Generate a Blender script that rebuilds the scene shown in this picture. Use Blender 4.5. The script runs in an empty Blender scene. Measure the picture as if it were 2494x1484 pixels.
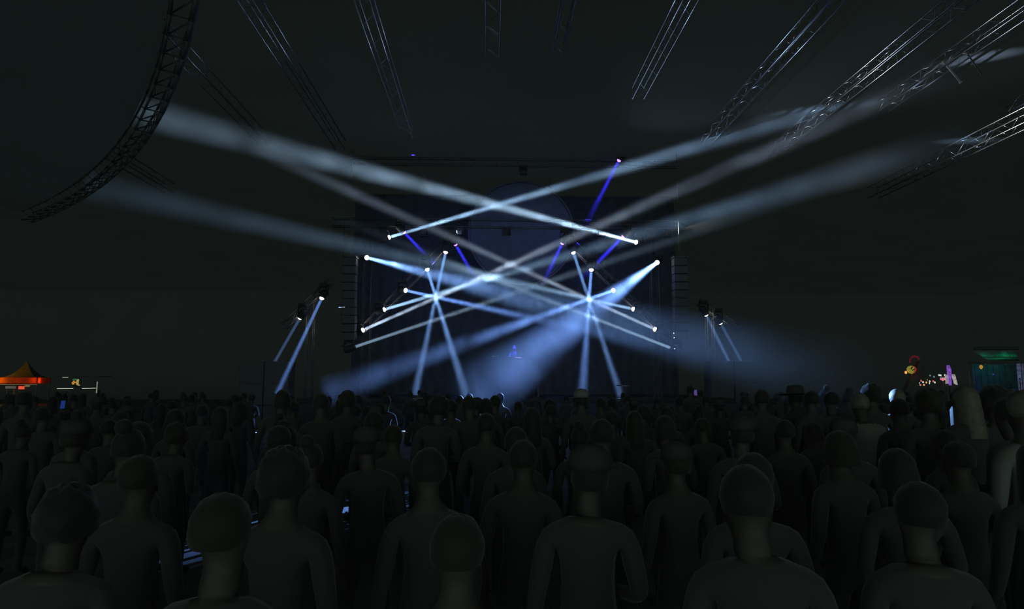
import bpy, bmesh, math, random
from mathutils import Vector, Matrix, Euler
rnd = random.Random(11)
sc = bpy.context.scene
COL = sc.collection

# ------------------------------------------------------------------ camera, world, exposure
W, H, F = 2494.0, 1484.0, 1625.0
CAM = Vector((0, 0, 2.0))
cam = bpy.data.cameras.new('camera'); cam_ob = bpy.data.objects.new('camera', cam); COL.objects.link(cam_ob)
cam.sensor_width = 36; cam.lens = 36 * F / W; cam.clip_end = 500
cam_ob.location = CAM; cam_ob.rotation_euler = (math.pi/2 + math.radians(6.6), 0, -math.radians(2.0))
sc.camera = cam_ob
CR = cam_ob.rotation_euler.to_matrix()
wd = bpy.data.worlds.new('night'); sc.world = wd; wd.use_nodes = True
wd.node_tree.nodes['Background'].inputs[0].default_value = (.264, .360, .320, 1)
wd.node_tree.nodes['Background'].inputs[1].default_value = 1.0
sc.view_settings.view_transform = 'Standard'; sc.view_settings.look = 'None'
sc.view_settings.exposure = 0.0; sc.view_settings.gamma = 1.0; sc.view_settings.use_curve_mapping = False
sc.cycles.max_bounces = 3; sc.cycles.diffuse_bounces = 2; sc.cycles.glossy_bounces = 1; sc.cycles.volume_bounces = 0
sc.cycles.transmission_bounces = 3; sc.cycles.transparent_max_bounces = 32
sc.cycles.sample_clamp_indirect = 3.0
sc.cycles.use_adaptive_sampling = True; sc.cycles.adaptive_threshold = .02; sc.cycles.adaptive_min_samples = 16

def ray(px, py): return CR @ Vector(((px - W/2)/F, -(py - H/2)/F, -1))
def P(px, py, Y):
    d = ray(px, py); return CAM + d * (Y / d.y)
def PZ(px, py, z):
    d = ray(px, py); return CAM + d * ((z - CAM.z) / d.z)

# ------------------------------------------------------------------ materials
def mat(name, col, rough=.6, metal=0.0, emit=None, estr=0.0, noise=0.0, nscale=8.0, spec=.5):
    m = bpy.data.materials.new(name); m.use_nodes = True; nt = m.node_tree; b = nt.nodes['Principled BSDF']
    b.inputs['Roughness'].default_value = rough; b.inputs['Metallic'].default_value = metal
    b.inputs['Specular IOR Level'].default_value = spec
    b.inputs['Base Color'].default_value = (*col, 1)
    if noise > 0:
        tc = nt.nodes.new('ShaderNodeTexCoord'); n = nt.nodes.new('ShaderNodeTexNoise'); n.inputs['Scale'].default_value = nscale
        n.inputs['Detail'].default_value = 4
        r = nt.nodes.new('ShaderNodeValToRGB')
        r.color_ramp.elements[0].position = .3; r.color_ramp.elements[1].position = .7
        r.color_ramp.elements[0].color = (*[c*(1-noise) for c in col], 1); r.color_ramp.elements[1].color = (*[min(1, c*(1+noise)) for c in col], 1)
        nt.links.new(tc.outputs['Object'], n.inputs['Vector']); nt.links.new(n.outputs['Fac'], r.inputs['Fac']); nt.links.new(r.outputs['Color'], b.inputs['Base Color'])
    if emit:
        b.inputs['Emission Color'].default_value = (*emit, 1); b.inputs['Emission Strength'].default_value = estr
    return m

def fabric(name, diff, trans, fac=.5, nscale=.35):
    """woven roof cloth: reflects a little, lets the night glow through"""
    m = bpy.data.materials.new(name); m.use_nodes = True; nt = m.node_tree; nt.nodes.clear()
    o = nt.nodes.new('ShaderNodeOutputMaterial'); mx = nt.nodes.new('ShaderNodeMixShader'); mx.inputs[0].default_value = fac
    d = nt.nodes.new('ShaderNodeBsdfDiffuse'); t = nt.nodes.new('ShaderNodeBsdfTranslucent')
    tc = nt.nodes.new('ShaderNodeTexCoord'); n = nt.nodes.new('ShaderNodeTexNoise'); n.inputs['Scale'].default_value = nscale; n.inputs['Detail'].default_value = 5
    r = nt.nodes.new('ShaderNodeValToRGB')
    r.color_ramp.elements[0].color = (*[c*.85 for c in trans], 1); r.color_ramp.elements[1].color = (*[c*1.12 for c in trans], 1)
    d.inputs['Color'].default_value = (*diff, 1)
    nt.links.new(tc.outputs['Object'], n.inputs['Vector']); nt.links.new(n.outputs['Fac'], r.inputs['Fac']); nt.links.new(r.outputs['Color'], t.inputs['Color'])
    nt.links.new(d.outputs[0], mx.inputs[1]); nt.links.new(t.outputs[0], mx.inputs[2]); nt.links.new(mx.outputs[0], o.inputs['Surface'])
    return m

def haze_mat(name, density, wisp=0.0, scale=.55, aniso=.15, fade=0.0, length=1.0):
    """theatrical haze; wisp > 0 makes it drift in uneven swathes; fade: thins out over the last share of the beam"""
    m = bpy.data.materials.new(name); m.use_nodes = True; nt = m.node_tree; nt.nodes.clear()
    o = nt.nodes.new('ShaderNodeOutputMaterial'); v = nt.nodes.new('ShaderNodeVolumeScatter')
    v.inputs['Density'].default_value = density; v.inputs['Anisotropy'].default_value = aniso; v.inputs['Color'].default_value = (1, 1, 1, 1)
    nt.links.new(v.outputs[0], o.inputs['Volume'])
    val = None
    if wisp > 0:
        g = nt.nodes.new('ShaderNodeNewGeometry')
        n = nt.nodes.new('ShaderNodeTexNoise'); n.inputs['Scale'].default_value = scale; n.inputs['Detail'].default_value = 3; n.inputs['Distortion'].default_value = .6
        nt.links.new(g.outputs['Position'], n.inputs['Vector'])
        mr = nt.nodes.new('ShaderNodeMapRange'); mr.inputs[1].default_value = .36; mr.inputs[2].default_value = .66
        mr.inputs[3].default_value = density*(1-wisp); mr.inputs[4].default_value = density*(1+wisp*1.3)
        nt.links.new(n.outputs['Fac'], mr.inputs[0]); val = mr.outputs[0]
    if fade > 0:
        tc = nt.nodes.new('ShaderNodeTexCoord'); sx = nt.nodes.new('ShaderNodeSeparateXYZ'); nt.links.new(tc.outputs['Object'], sx.inputs[0])
        f = nt.nodes.new('ShaderNodeMapRange'); f.interpolation_type = 'SMOOTHSTEP'
        f.inputs[1].default_value = -length; f.inputs[2].default_value = -length*(1-fade); f.inputs[3].default_value = 0; f.inputs[4].default_value = 1
        nt.links.new(sx.outputs['Z'], f.inputs[0])
        mu = nt.nodes.new('ShaderNodeMath'); mu.operation = 'MULTIPLY'
        if val: nt.links.new(val, mu.inputs[0])
        else: mu.inputs[0].default_value = density
        nt.links.new(f.outputs[0], mu.inputs[1]); val = mu.outputs[0]
    if val: nt.links.new(val, v.inputs['Density'])
    m.cycles.volume_sampling = 'EQUIANGULAR'; m.cycles.homogeneous_volume = val is None
    return m

M = {}
M['floor'] = mat('trodden ground', (.25, .26, .255), .9, noise=.3, nscale=1.5)
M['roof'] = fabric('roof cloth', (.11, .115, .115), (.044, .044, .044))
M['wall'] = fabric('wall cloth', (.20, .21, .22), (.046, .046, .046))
M['canopy'] = fabric('canopy cloth', (.82, .82, .80), (.92, .94, .9), .55)
M['alu'] = mat('truss aluminium', (.78, .80, .82), .245, 1.0, noise=.08, nscale=30)
M['darktruss'] = mat('black truss paint', (.19, .19, .20), .6, .0, noise=.2, nscale=20)
M['rim'] = mat('grey rim paint', (.30, .31, .31), .7, noise=.15, nscale=12)
M['black'] = mat('black plastic', (.07, .072, .075), .6, noise=.2, nscale=20)
M['cabinet'] = mat('scuffed cabinet paint', (.17, .175, .18), .7, noise=.2, nscale=6)
M['grille'] = mat('speaker grille', (.17, .17, .17), .7, .0, noise=.4, nscale=120)
M['curtain'] = mat('stage cloth', (.12, .13, .15), .95, noise=.15, nscale=3)
M['disc'] = mat('disc cloth', (.17, .19, .23), .9, noise=.15, nscale=2)
M['deck'] = mat('stage deck', (.06, .06, .06), .6, noise=.25, nscale=4)
M['chrome'] = mat('chrome', (.85, .85, .87), .25, 1.0, noise=.05)
M['lit_white'] = mat('white for lit strut', (.8, .8, .78), .6, noise=.05)  # brightness of the beam-lit strut put into its base colour
M['glass_white'] = mat('lit lens', (1, 1, 1), .2, emit=(1.0, .94, .86), estr=14)
M['glass_white'].cycles.emission_sampling = 'NONE'
M['glass_violet'] = mat('lit violet lens', (1, 1, 1), .2, emit=(.36, .16, 1.0), estr=3.0)

# ------------------------------------------------------------------ mesh helpers
def new_obj(name, data, parent=None, loc=None, rot=None):
    o = bpy.data.objects.new(name, data); COL.objects.link(o)
    if parent: o.parent = parent
    if loc is not None: o.location = loc
    if rot is not None: o.rotation_euler = rot
    return o
def mesh_of(bm, name, m, smooth=False):
    bmesh.ops.recalc_face_normals(bm, faces=bm.faces)
    me = bpy.data.meshes.new(name); bm.to_mesh(me); bm.free(); me.materials.append(m)
    if smooth:
        for p in me.polygons: p.use_smooth = True
    return me
def tag(o, label=None, cat=None, group=None, kind=None):
    if label: o['label'] = label
    if cat: o['category'] = cat
    if group: o['group'] = group
    if kind: o['kind'] = kind
    return o
def thing(name, label, cat, loc=(0, 0, 0), rot=(0, 0, 0), group=None):
    o = bpy.data.objects.new(name, None); COL.objects.link(o); o.empty_display_size = .2
    o.location = loc; o.rotation_euler = rot
    return tag(o, label, cat, group)
def box(bm, c, s, bevel=0.0, rot=None):
    mtx = Matrix.Translation(Vector(c)) @ (rot.to_4x4() if rot else Matrix()) @ Matrix.Diagonal((s[0], s[1], s[2], 1))
    r = bmesh.ops.create_cube(bm, size=1, matrix=mtx)
    if bevel > 0:
        es = list({e for v in r['verts'] for e in v.link_edges})
        bmesh.ops.bevel(bm, geom=es, offset=bevel, segments=2, profile=.6, affect='EDGES')
def tube(bm, a, b, r, seg=8, r2=None, cap=True):
    a = Vector(a); b = Vector(b); d = b - a
    q = d.to_track_quat('Z', 'Y').to_matrix().to_4x4()
    bmesh.ops.create_cone(bm, cap_ends=cap, segments=seg, radius1=r, radius2=r if r2 is None else r2, depth=d.length,
                          matrix=Matrix.Translation((a+b)/2) @ q)
def lathe(bm, prof, seg=20, mtx=None):
    mtx = mtx or Matrix()
    rings = []
    for r, z in prof:
        rings.append([bm.verts.new(mtx @ Vector((r*math.cos(2*math.pi*i/seg), r*math.sin(2*math.pi*i/seg), z))) for i in range(seg)])
    for a, b in zip(rings, rings[1:]):
        for i in range(seg):
            j = (i+1) % seg; bm.faces.new((a[i], a[j], b[j], b[i]))
    if prof[0][0] > 1e-4: bm.faces.new(rings[0][::-1])
    if prof[-1][0] > 1e-4: bm.faces.new(rings[-1])
def part(name, fn, m, parent=None, smooth=False, loc=None, rot=None):
    bm = bmesh.new(); fn(bm); return new_obj(name, mesh_of(bm, name, m, smooth), parent, loc, rot)

# ------------------------------------------------------------------ the hall
CEIL = 12.45
X0, X1, Y0, Y1 = -62.0, 58.0, -26.0, 78.0
o = part('floor', lambda b: box(b, ((X0+X1)/2, (Y0+Y1)/2 - 8, -.1), (X1-X0, Y1-Y0+20, .2)), M['floor']); tag(o, kind='structure')
# thin cloth: single sheets so the glow passes through once
def sheet(name, vs, m):
    me = bpy.data.meshes.new(name); me.from_pydata(vs, [], [tuple(range(len(vs)))]); me.materials.append(m); o = new_obj(name, me); tag(o, kind='structure'); return o
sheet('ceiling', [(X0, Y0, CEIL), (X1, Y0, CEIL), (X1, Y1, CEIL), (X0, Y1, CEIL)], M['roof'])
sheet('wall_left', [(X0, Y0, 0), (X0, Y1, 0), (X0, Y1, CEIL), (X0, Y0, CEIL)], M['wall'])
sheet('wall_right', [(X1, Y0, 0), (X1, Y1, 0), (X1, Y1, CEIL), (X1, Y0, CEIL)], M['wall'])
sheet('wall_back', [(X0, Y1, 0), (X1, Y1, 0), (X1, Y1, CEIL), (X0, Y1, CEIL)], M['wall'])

# ------------------------------------------------------------------ trusses
def truss(name, a, b, w, label, m, r=.026, up=Vector((0, 0, 1)), step=.5, single=None, group=None, cat='truss', shape=4):
    """box truss from a to b; single=(s0,s1): braces between those lengths are parts of their own"""
    a = Vector(a); b = Vector(b); d = b - a; L = d.length; d.normalize()
    sx = d.cross(up).normalized(); uz = sx.cross(d).normalized()
    t = thing(name, label, cat, a, group=group)
    mt = Matrix((sx, d, uz)).transposed()
    t.rotation_euler = mt.to_euler()
    h = w/2
    if shape == 4: cs = [(-h, -h), (h, -h), (h, h), (-h, h)]
    else: cs = [(-h, h), (h, h), (0, -h)]
    ch = bmesh.new(); tube(ch, (0, 0, 0), (0, L, 0), r, 8); chm = mesh_of(ch, 'chord', m, True)
    for x, z in cs: new_obj('chord', chm, t, (x, 0, z))
    n = max(1, int(round(L/step))); st = L/n
    faces = list(zip(cs, cs[1:]+cs[:1]))
    joined = bmesh.new(); any_j = False
    shared = {}
    for k in range(n):
        for fi, (p, q) in enumerate(faces):
            if k % 2: p, q = q, p
            A = Vector((p[0], 0, p[1])); B = Vector((q[0], st, q[1]))
            if single and single[0] <= k*st <= single[1]:
                key = (fi, k % 2)
                if key not in shared:
                    bb = bmesh.new(); tube(bb, A, B, r*.3, 5); shared[key] = mesh_of(bb, 'brace', m, True)
                new_obj('brace', shared[key], t, (0, k*st, 0))
            else:
                off = Vector((0, k*st, 0)); tube(joined, A+off, B+off, r*.26, 5, cap=False); any_j = True
    if any_j:
        tag(new_obj('lattice_bracing', mesh_of(joined, 'lattice_bracing', m, True), t), kind='stuff')
    else: joined.free()
    return t

def XH(px, py, Hh):  # ratio along the hall axis -> X for a truss at height Hh over the eye
    return (px-1190.0)/(930.0-py)*Hh
HT = 9.95
G = 'aluminium roof trusses running towards the stage'
def roof_truss(X, Hh, y0, y1, label, single=None, w=.4):
    return truss('roof_truss', (X, y0, 2+Hh), (X, y1, 2+Hh), w, label, M['alu'], single=single, step=.6, group=G)
roof_truss(-6.3, HT, 9, 27.5, 'dim roof truss crossing the top edge between canopy and middle')
roof_truss(-9.35, HT, 14, 27.0, 'roof truss whose near end emerges from behind the curved canopy rim, thin blue edge lines')
roof_truss(-13.3, 8.0, 16.5, 27.5, 'low roof truss dipping through the hazy beam beside the curved canopy rim')
roof_truss(-3.3, HT, 9, 26, 'very faint roof truss left of the middle, running to the stage')
roof_truss(.08, HT, 9, 19.2, 'faint roof truss straight overhead, two upright hairlines at the top edge')
roof_truss(2.05, HT, 9, 19, 'faint roof truss just right of the one straight overhead', w=.34)
roof_truss(5.15, HT, 9, 22, 'roof truss with short bright glints, right of the middle at the top edge')
roof_truss(8.95, HT, 9, 26.5, 'long roof truss with two thin parallel blue chords, upper right', single=(8, 17))
TB = roof_truss(12.32, HT, 9, 28.0, 'roof truss struck by the upper right beam, one short stretch blazing white', single=(9, 18))
TC = roof_truss(14.45, HT+.1, 9, 23.0, 'roof truss with dark lattice against the oval light patch on the ceiling', single=(8, 13.5))
roof_truss(18.0, 9.4, 9, 22, 'faint far roof truss above the brightest one at the right edge')
TD = roof_truss(16.35, 8.0, 9, 27.2, 'brightest roof truss at the right edge, lit warm white and fading toward the stage', single=(5, 17), w=.46)
# hangers for the two low trusses and short pipes
def pipe(name, a, b, r, label, m, cat, group=None):
    a = Vector(a); b = Vector(b)
    o = part(name, lambda bm: (tube(bm, (0, 0, 0), b-a, r, 10), tube(bm, (b-a)*.02, (b-a)*.06, r*1.5, 10), tube(bm, (b-a)*.94, (b-a)*.98, r*1.5, 10)), m, None, True, a)
    return tag(o, label, cat, group)
for (px1, py1, px2, py2, lab) in [(2188, 105, 2141, 146, 'short hanging pipe beside the white lit truss, nearest the top edge'),
                                   (2113, 166, 2073, 202, 'short hanging pipe beside the white lit truss, between the other two'),
                                   (2046, 227, 2004, 256, 'short hanging pipe beside the white lit truss, just above its blazing stretch')]:
    pipe('hanging_pipe', PZ(px1, py1, 12.2), PZ(px2, py2, 12.2), .025, lab, M['alu'], 'pipe', 'short pipes hung beside the lit truss')
a = PZ(2296, 148, 12.0); pipe('hanging_strut', a, a+Vector((.5, -.05, -.75)), .03, 'strut coloured white as if lit, hanging off the truss before the oval ceiling light patch', M['lit_white'], 'strut')
a = PZ(2352, 125, 12.1); pipe('hanging_strut', a, a+Vector((.42, -.05, -.8)), .022, 'dark strut silhouetted on the oval ceiling light patch', M['darktruss'], 'strut')

# ------------------------------------------------------------------ curved canopy on the left
def arc3(p, q, r):
    ax, ay = p; bx, by = q; cx, cy = r
    d = 2*(ax*(by-cy)+bx*(cy-ay)+cx*(ay-by))
    ux = ((ax*ax+ay*ay)*(by-cy)+(bx*bx+by*by)*(cy-ay)+(cx*cx+cy*cy)*(ay-by))/d
    uy = ((ax*ax+ay*ay)*(cx-bx)+(bx*bx+by*by)*(ax-cx)+(cx*cx+cy*cy)*(bx-ax))/d
    return Vector((ux, uy)), math.hypot(ax-ux, ay-uy)
HC = 8.0
pa = PZ(440, 165, HC); pb = PZ(352, 345, HC); pc = PZ(185, 492, HC)
cc, cr = arc3(pa.xy, pb.xy, pc.xy)
ang = lambda p: math.atan2(p.y-cc.y, p.x-cc.x)
a0, a1 = ang(pa), ang(pc)
print('canopy', cc, cr, a0, a1)
def build_canopy():
    t = thing('curved_canopy', 'dark overhead canopy with a curved lattice truss rim, upper left', 'canopy', (0, 0, 0))
    da = (a1-a0); N = 34; s0 = a0-da*.7; s1 = a1+da*.35
    pt = lambda k, rr: Vector((cc.x+rr*math.cos(k), cc.y+rr*math.sin(k), 0))
    ks = [s0+(s1-s0)*i/N for i in range(N+1)]
    w = .34
    for (dr, dz, nm) in [(0, 0, 'lower'), (-w, 0, 'inner'), (0, w, 'top'), (-w, w, 'rear')]:
        bm = bmesh.new()
        for k0, k1 in zip(ks, ks[1:]):
            A = pt(k0, cr+dr); B = pt(k1, cr+dr); A.z = B.z = HC+dz
            tube(bm, A, B, .05 if (dr == 0 and dz == 0) else .028, 8)
        new_obj('rim_chord', mesh_of(bm, 'rim_chord', M['rim'], True), t)
    bm = {}
    for i, (k0, k1) in enumerate(zip(ks, ks[1:])):
        def Q(k, dr, dz): v = pt(k, cr+dr); v.z = HC+dz; return v
        prs = [(Q(k0, 0, 0), Q(k1, -w, 0)), (Q(k0, 0, 0), Q(k0, 0, w)), (Q(k0, 0, w), Q(k1, 0, 0)), (Q(k0, -w, 0), Q(k0, 0, 0)), (Q(k0, -w, 0), Q(k1, -w, w))]
        for A, B in prs:
            part('rim_brace', lambda b: tube(b, (0, 0, 0), B-A, .016, 5), M['rim'], t, True, A)
    # cloth with shallow sag between rafters, behind the rim
    vs = []; fs = []; rows = 7
    for i, k in enumerate(ks):
        e = pt(k, cr-w*1.15)
        for j in range(rows+1):
            f = j/rows
            v = e.lerp(Vector((-34 + 2*math.cos(k), -6, 0)), f)
            v.z = HC+w*.9 + .10*math.sin(i*.8)*math.sin(f*math.pi)
            vs.append(v)
    for i in range(N):
        for j in range(rows):
            q = i*(rows+1)+j; fs.append((q, q+1, q+rows+2, q+rows+1))
    me = bpy.data.meshes.new('canopy_cloth'); me.from_pydata(vs, [], fs); me.materials.append(M['canopy'])
    for p in me.polygons: p.use_smooth = True
    new_obj('canopy_cloth', me, t)
    for i in range(3, N, 6):
        A = pt(ks[i], cr-w/2); A.z = HC+w; part('suspension_cable', lambda b: tube(b, (0, 0, 0), (0, 0, CEIL-A.z-.01), .008, 5), M['black'], t, True, A)
build_canopy()

# ------------------------------------------------------------------ stage: deck, backdrop, disc, trusses, speakers
SY = 30.0
deck = thing('stage_deck', 'dark raised stage deck behind the crowd', 'stage', (1.3, 32.6, 0))
for i in range(8):
    part('deck_panel', lambda b: box(b, (-8.05+2.3*i, 0, 1.2), (2.28, 8.6, .2), .02), M['deck'], deck)
part('front_skirt', lambda b: [box(b, (-9.1+.3*i, -4.28+.03*(i % 2), .55), (.3, .04, 1.1)) for i in range(62)], M['curtain'], deck)
def pleats(bm, x0, x1, z0, z1, amp=.035, wl=.6):
    n = int((x1-x0)/wl*6); prev = None
    for i in range(n+1):
        x = x0+(x1-x0)*i/n; y = amp*math.sin(2*math.pi*(x-x0)/wl)+.03*math.sin(x*1.7)
        c = (bm.verts.new((x, y, z0)), bm.verts.new((x, y, z1)))
        if prev: bm.faces.new((prev[0], c[0], c[1], prev[1]))
        prev = c
xl = P(860, 700, 36).x; xr = P(1647, 700, 36).x
bd = thing('backdrop_curtain', 'dark blue stage backdrop cloth hanging behind all the beams', 'curtain', (0, 36, 0))
part('cloth', lambda b: pleats(b, xl, xr, 1.3, 12.2), M['curtain'], bd, True)
part('hanging_rail', lambda b: tube(b, (xl, 0, 12.22), (xr, 0, 12.22), .04, 10), M['darktruss'], bd, True)
dc = P(1270, 567, 33.6)
disc = thing('round_disc', 'large faint blue disc hanging at the top of the backdrop', 'disc', dc)
part('disc_face', lambda b: lathe(b, [(2.62, -.04), (2.66, 0), (2.62, .04)], 64, Matrix.Rotation(math.pi/2, 4, 'X')), M['disc'], disc)
for sx_ in (-1.5, 1.5): part('suspension_cable', lambda b: tube(b, (sx_, 0, 2.2), (sx_, 0, CEIL-dc.z-.005), .012, 6), M['darktruss'], disc)
part('disc_rim', lambda b: lathe(b, [(2.66, -.06), (2.74, -.06), (2.74, .06), (2.66, .06), (2.66, -.06)], 64, Matrix.Rotation(math.pi/2, 4, 'X')), M['darktruss'], disc)

SG = 'black stage trusses carrying the lights'
truss('stage_truss', (-7.2, SY+.25, 9.25), (9.4, SY+.25, 9.25), .36, 'level black truss above the crossing beams, carrying the upper spotlights', M['darktruss'], group=SG)
truss('stage_truss', P(1112, 588, SY+.35)+Vector((0, 0, .35)), P(838, 870, SY+.35)+Vector((0, 0, .35)), .32, 'slanted black truss left of the stage middle, carrying a row of six spotlights', M['darktruss'], group=SG)
truss('stage_truss', P(1370, 590, SY+.35)+Vector((0, 0, .35)), P(1660, 873, SY+.35)+Vector((0, 0, .35)), .32, 'slanted black truss right of the stage middle, carrying a row of six spotlights', M['darktruss'], group=SG)
truss('stage_tower', (-5.6, SY+.7, 0), (-5.6, SY+.7, 9.05), .36, 'upright black truss tower on the left side of the stage', M['darktruss'], up=Vector((0, 1, 0)), group=SG)
truss('stage_tower', (7.75, SY+.7, 0), (7.75, SY+.7, 9.05), .36, 'upright black truss tower on the right side of the stage', M['darktruss'], up=Vector((0, 1, 0)), group=SG)
truss('stage_truss', (-6.5, SY+.5, 12.27), (9.0, SY+.5, 12.27), .3, 'highest black stage truss under the ceiling with two violet beams', M['darktruss'], group=SG)
truss('stage_truss', P(806, 700, SY+.3)+Vector((0, 0, .3)), P(690, 812, SY+.3)+Vector((0, 0, .3)), .28, 'short slanted black truss on the left wing with two spotlights', M['darktruss'], group=SG)
truss('stage_truss', P(1702, 752, SY+.3)+Vector((0, 0, .3)), P(1800, 815, SY+.3)+Vector((0, 0, .3)), .28, 'short slanted black truss on the right wing with two spotlights', M['darktruss'], group=SG)
def wing_tower(x, z, lab): truss('stage_tower', (x, SY+.57, 0), (x, SY+.57, z), .3, lab, M['darktruss'], up=Vector((0, 1, 0)), group=SG)
wing_tower(-8.1, 5.9, 'upright black truss tower holding up the left wing lights')
wing_tower(10.25, 5.3, 'upright black truss tower holding up the right wing lights')

def line_array(px, lab, leds):
    p = P(px, 640, SY-.5)
    t = thing('line_array', lab, 'speaker', p, group='hanging speaker arrays')
    for i in range(10):
        y = .02*i*i*.15; z = -.36*i
        rot = Matrix.Rotation(math.radians(1.2*i), 3, 'X')
        c = part('cabinet', lambda b: box(b, (0, 0, 0), (.62, .5, .34), .02), M['cabinet'], t, loc=(0, y, z), rot=rot.to_euler())
        part('front_grille', lambda b: box(b, (0, -.255, 0), (.56, .02, .29), .005), M['grille'], c)
    part('flying_frame', lambda b: (box(b, (-.3, 0, .23), (.05, .6, .08)), box(b, (.3, 0, .23), (.05, .6, .08)), box(b, (0, 0, .27), (.7, .06, .06))), M['darktruss'], t)
    part('suspension_chain', lambda b: tube(b, (0, 0, .28), (0, 0, CEIL-p.z-.01), .02, 6), M['darktruss'], t)
    for (lx, ly) in leds:
        q = P(lx, ly, SY-.82)-p
        part('indicator_lamp', lambda b: bmesh.ops.create_icosphere(b, subdivisions=1, radius=.022, matrix=Matrix.Translation(q)), LED, t)
LED = mat('indicator glow', (1, 1, 1), .3, emit=(.75, .85, 1), estr=3)
line_array(852, 'black hanging speaker array on the left edge of the stage', [])
line_array(1655, 'black hanging speaker array on the right edge of the stage with pinpoint indicator lamps', [(1641, 812), (1642, 823), (1643, 850)])
lb = thing('light_bar', 'tiny white and blue lit bar left of the stage edge', 'lamp', P(834, 749, 29.9))
part('tube', lambda b: tube(b, (-.17, 0, 0), (.02, 0, 0), .018, 8), mat('bar glow blue', (1, 1, 1), .3, emit=(.45, .65, 1), estr=1.2), lb)
part('bright_tip', lambda b: tube(b, (.04, 0, 0), (.1, 0, 0), .018, 8), LED, lb)
part('mount', lambda b: (box(b, (-.03, .05, 0), (.3, .06, .05), .01), tube(b, (-.03, .06, 0), (-.03, .06, 4.0), .012, 6)), M['black'], lb)

def cabinet(p, lab, grp):
    t = thing('speaker_cabinet', lab, 'speaker', p, group=grp)
    part('body', lambda b: box(b, (0, 0, .48), (1.06, 1.0, .955), .02), M['cabinet'], t)
    part('front_grille', lambda b: box(b, (0, -.51, .48), (.98, .02, .87), .01), M['grille'], t)
    for s in (-1, 1): part('handle', lambda b: (box(b, (s*.535, 0, .6), (.02, .2, .03)), box(b, (s*.535, 0, .5), (.02, .2, .03))), M['darktruss'], t)
for i in range(3):
    for k in range(2):
        lv = ('bottom', 'middle', 'top')[i]
        cabinet((-10.45+1.09*k, 30.45, .965*i), '%s dark speaker cabinet below the left wing lights, column %s the stage' % (lv, ('away from', 'next to')[k]), 'speaker cabinets stacked left of the stage')
        cabinet((10.55+1.09*k, 30.45, .985*i), '%s dark speaker cabinet below the right wing lights, column %s the stage' % (lv, ('next to', 'away from')[k]), 'speaker cabinets stacked right of the stage')

# ------------------------------------------------------------------ moving lights and their beams
def fixture(px, py, tgt, label, col, pw, spread=4.0, Y=SY, r0=.07, dens=.05, wisp=0.0, scale=.55, fade=0.0, violet=False, extra=1.0, hide_lens=False, group='stage spotlights'):
    a = P(px, py, Y); b = Vector(tgt); d = b-a; L = d.length*extra; d.normalize()
    q = d.to_track_quat('-Z', 'Y'); head_rot = q.to_euler()
    t = thing('moving_head_light', label, 'spotlight', a, group=group)
    # head, turned along the beam; the pan/tilt centre sits .26 behind the lens
    mh = q.to_matrix().to_4x4()
    hd = part('head', lambda bm: lathe(bm, [(.10, .46), (.15, .42), (.165, .25), (.15, .12), (.14, .03), (.12, .02), (.115, .06)], 24), M['black'], t, True, rot=head_rot)
    part('lens', lambda bm: lathe(bm, [(.0005, -.05), (.035, -.044), (.065, -.026), (.09, .01), (.095, .05)], 20), M['glass_violet'] if violet else M['glass_white'], hd, True)
    if hide_lens:
        hd.children[0].location = (0, 0, .10)
        part('added_snoot', lambda bm: (lathe(bm, [(.12, .06), (.13, -.05), (.125, -.05), (.115, .06)], 20)), M['black'], hd, True)  # tube added to keep the lens glow out of sight
    piv = mh @ Vector((0, 0, .26))
    part('yoke', lambda bm: (box(bm, piv+Vector((-.2, 0, .12)), (.035, .12, .36), .01), box(bm, piv+Vector((.2, 0, .12)), (.035, .12, .36), .01), box(bm, piv+Vector((0, 0, .3)), (.44, .12, .05), .01)), M['black'], t)
    part('base', lambda bm: (box(bm, piv+Vector((0, 0, .39)), (.36, .3, .13), .02), tube(bm, piv+Vector((0, 0, .31)), piv+Vector((0, 0, .34)), .1, 16)), M['black'], t)
    part('clamp', lambda bm: (tube(bm, piv+Vector((-.1, 0, .44)), piv+Vector((-.1, .05, .58)), .02, 8), tube(bm, piv+Vector((.1, 0, .44)), piv+Vector((.1, .05, .58)), .02, 8)), M['darktruss'], t)
    l = bpy.data.lights.new('lamp', 'AREA'); l.shape = 'DISK'; l.size = 2*r0; l.spread = math.radians(spread); l.energy = pw; l.color = col
    lo = bpy.data.objects.new('lamp', l); COL.objects.link(lo); lo.parent = t; lo.location = d*.07; lo.rotation_euler = head_rot
    n = 24; r1 = r0+L*math.tan(math.radians(spread/2)); vs = []; fs = []
    for z, r in ((-.02, r0), (-L, r1)):
        for i in range(n): vs.append((r*math.cos(2*math.pi*i/n), r*math.sin(2*math.pi*i/n), z))
    for i in range(n): j = (i+1) % n; fs.append((i, n+i, n+j, j))
    fs.append(tuple(range(n))); fs.append(tuple(range(n, 2*n))[::-1])
    me = bpy.data.meshes.new('light_beam'); me.from_pydata(vs, [], fs)
    me.materials.append(haze_mat('haze', dens, wisp, scale, fade=fade, length=L))
    bo = new_obj('light_beam', me, t, d*.07, head_rot); bo['label'] = 'hazy violet light beam' if violet else 'hazy pale blue light beam'
    return t
B1 = (.22, .45, 1.0); B2 = (.34, .60, 1.0); GR = (.50, .76, 1.0); BL = (.18, .37, 1.0); TT = (.38, .65, 1.0); T2C = (.46, .73, 1.0); TL = (.40, .62, .88); WM = (.62, .76, .96); VI = (.035, .03, 1.0); NB = (.37, .64, 1.0); LV = (.50, .65, .88)
Z = lambda px, py: PZ(px, py, CEIL-.03)
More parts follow.
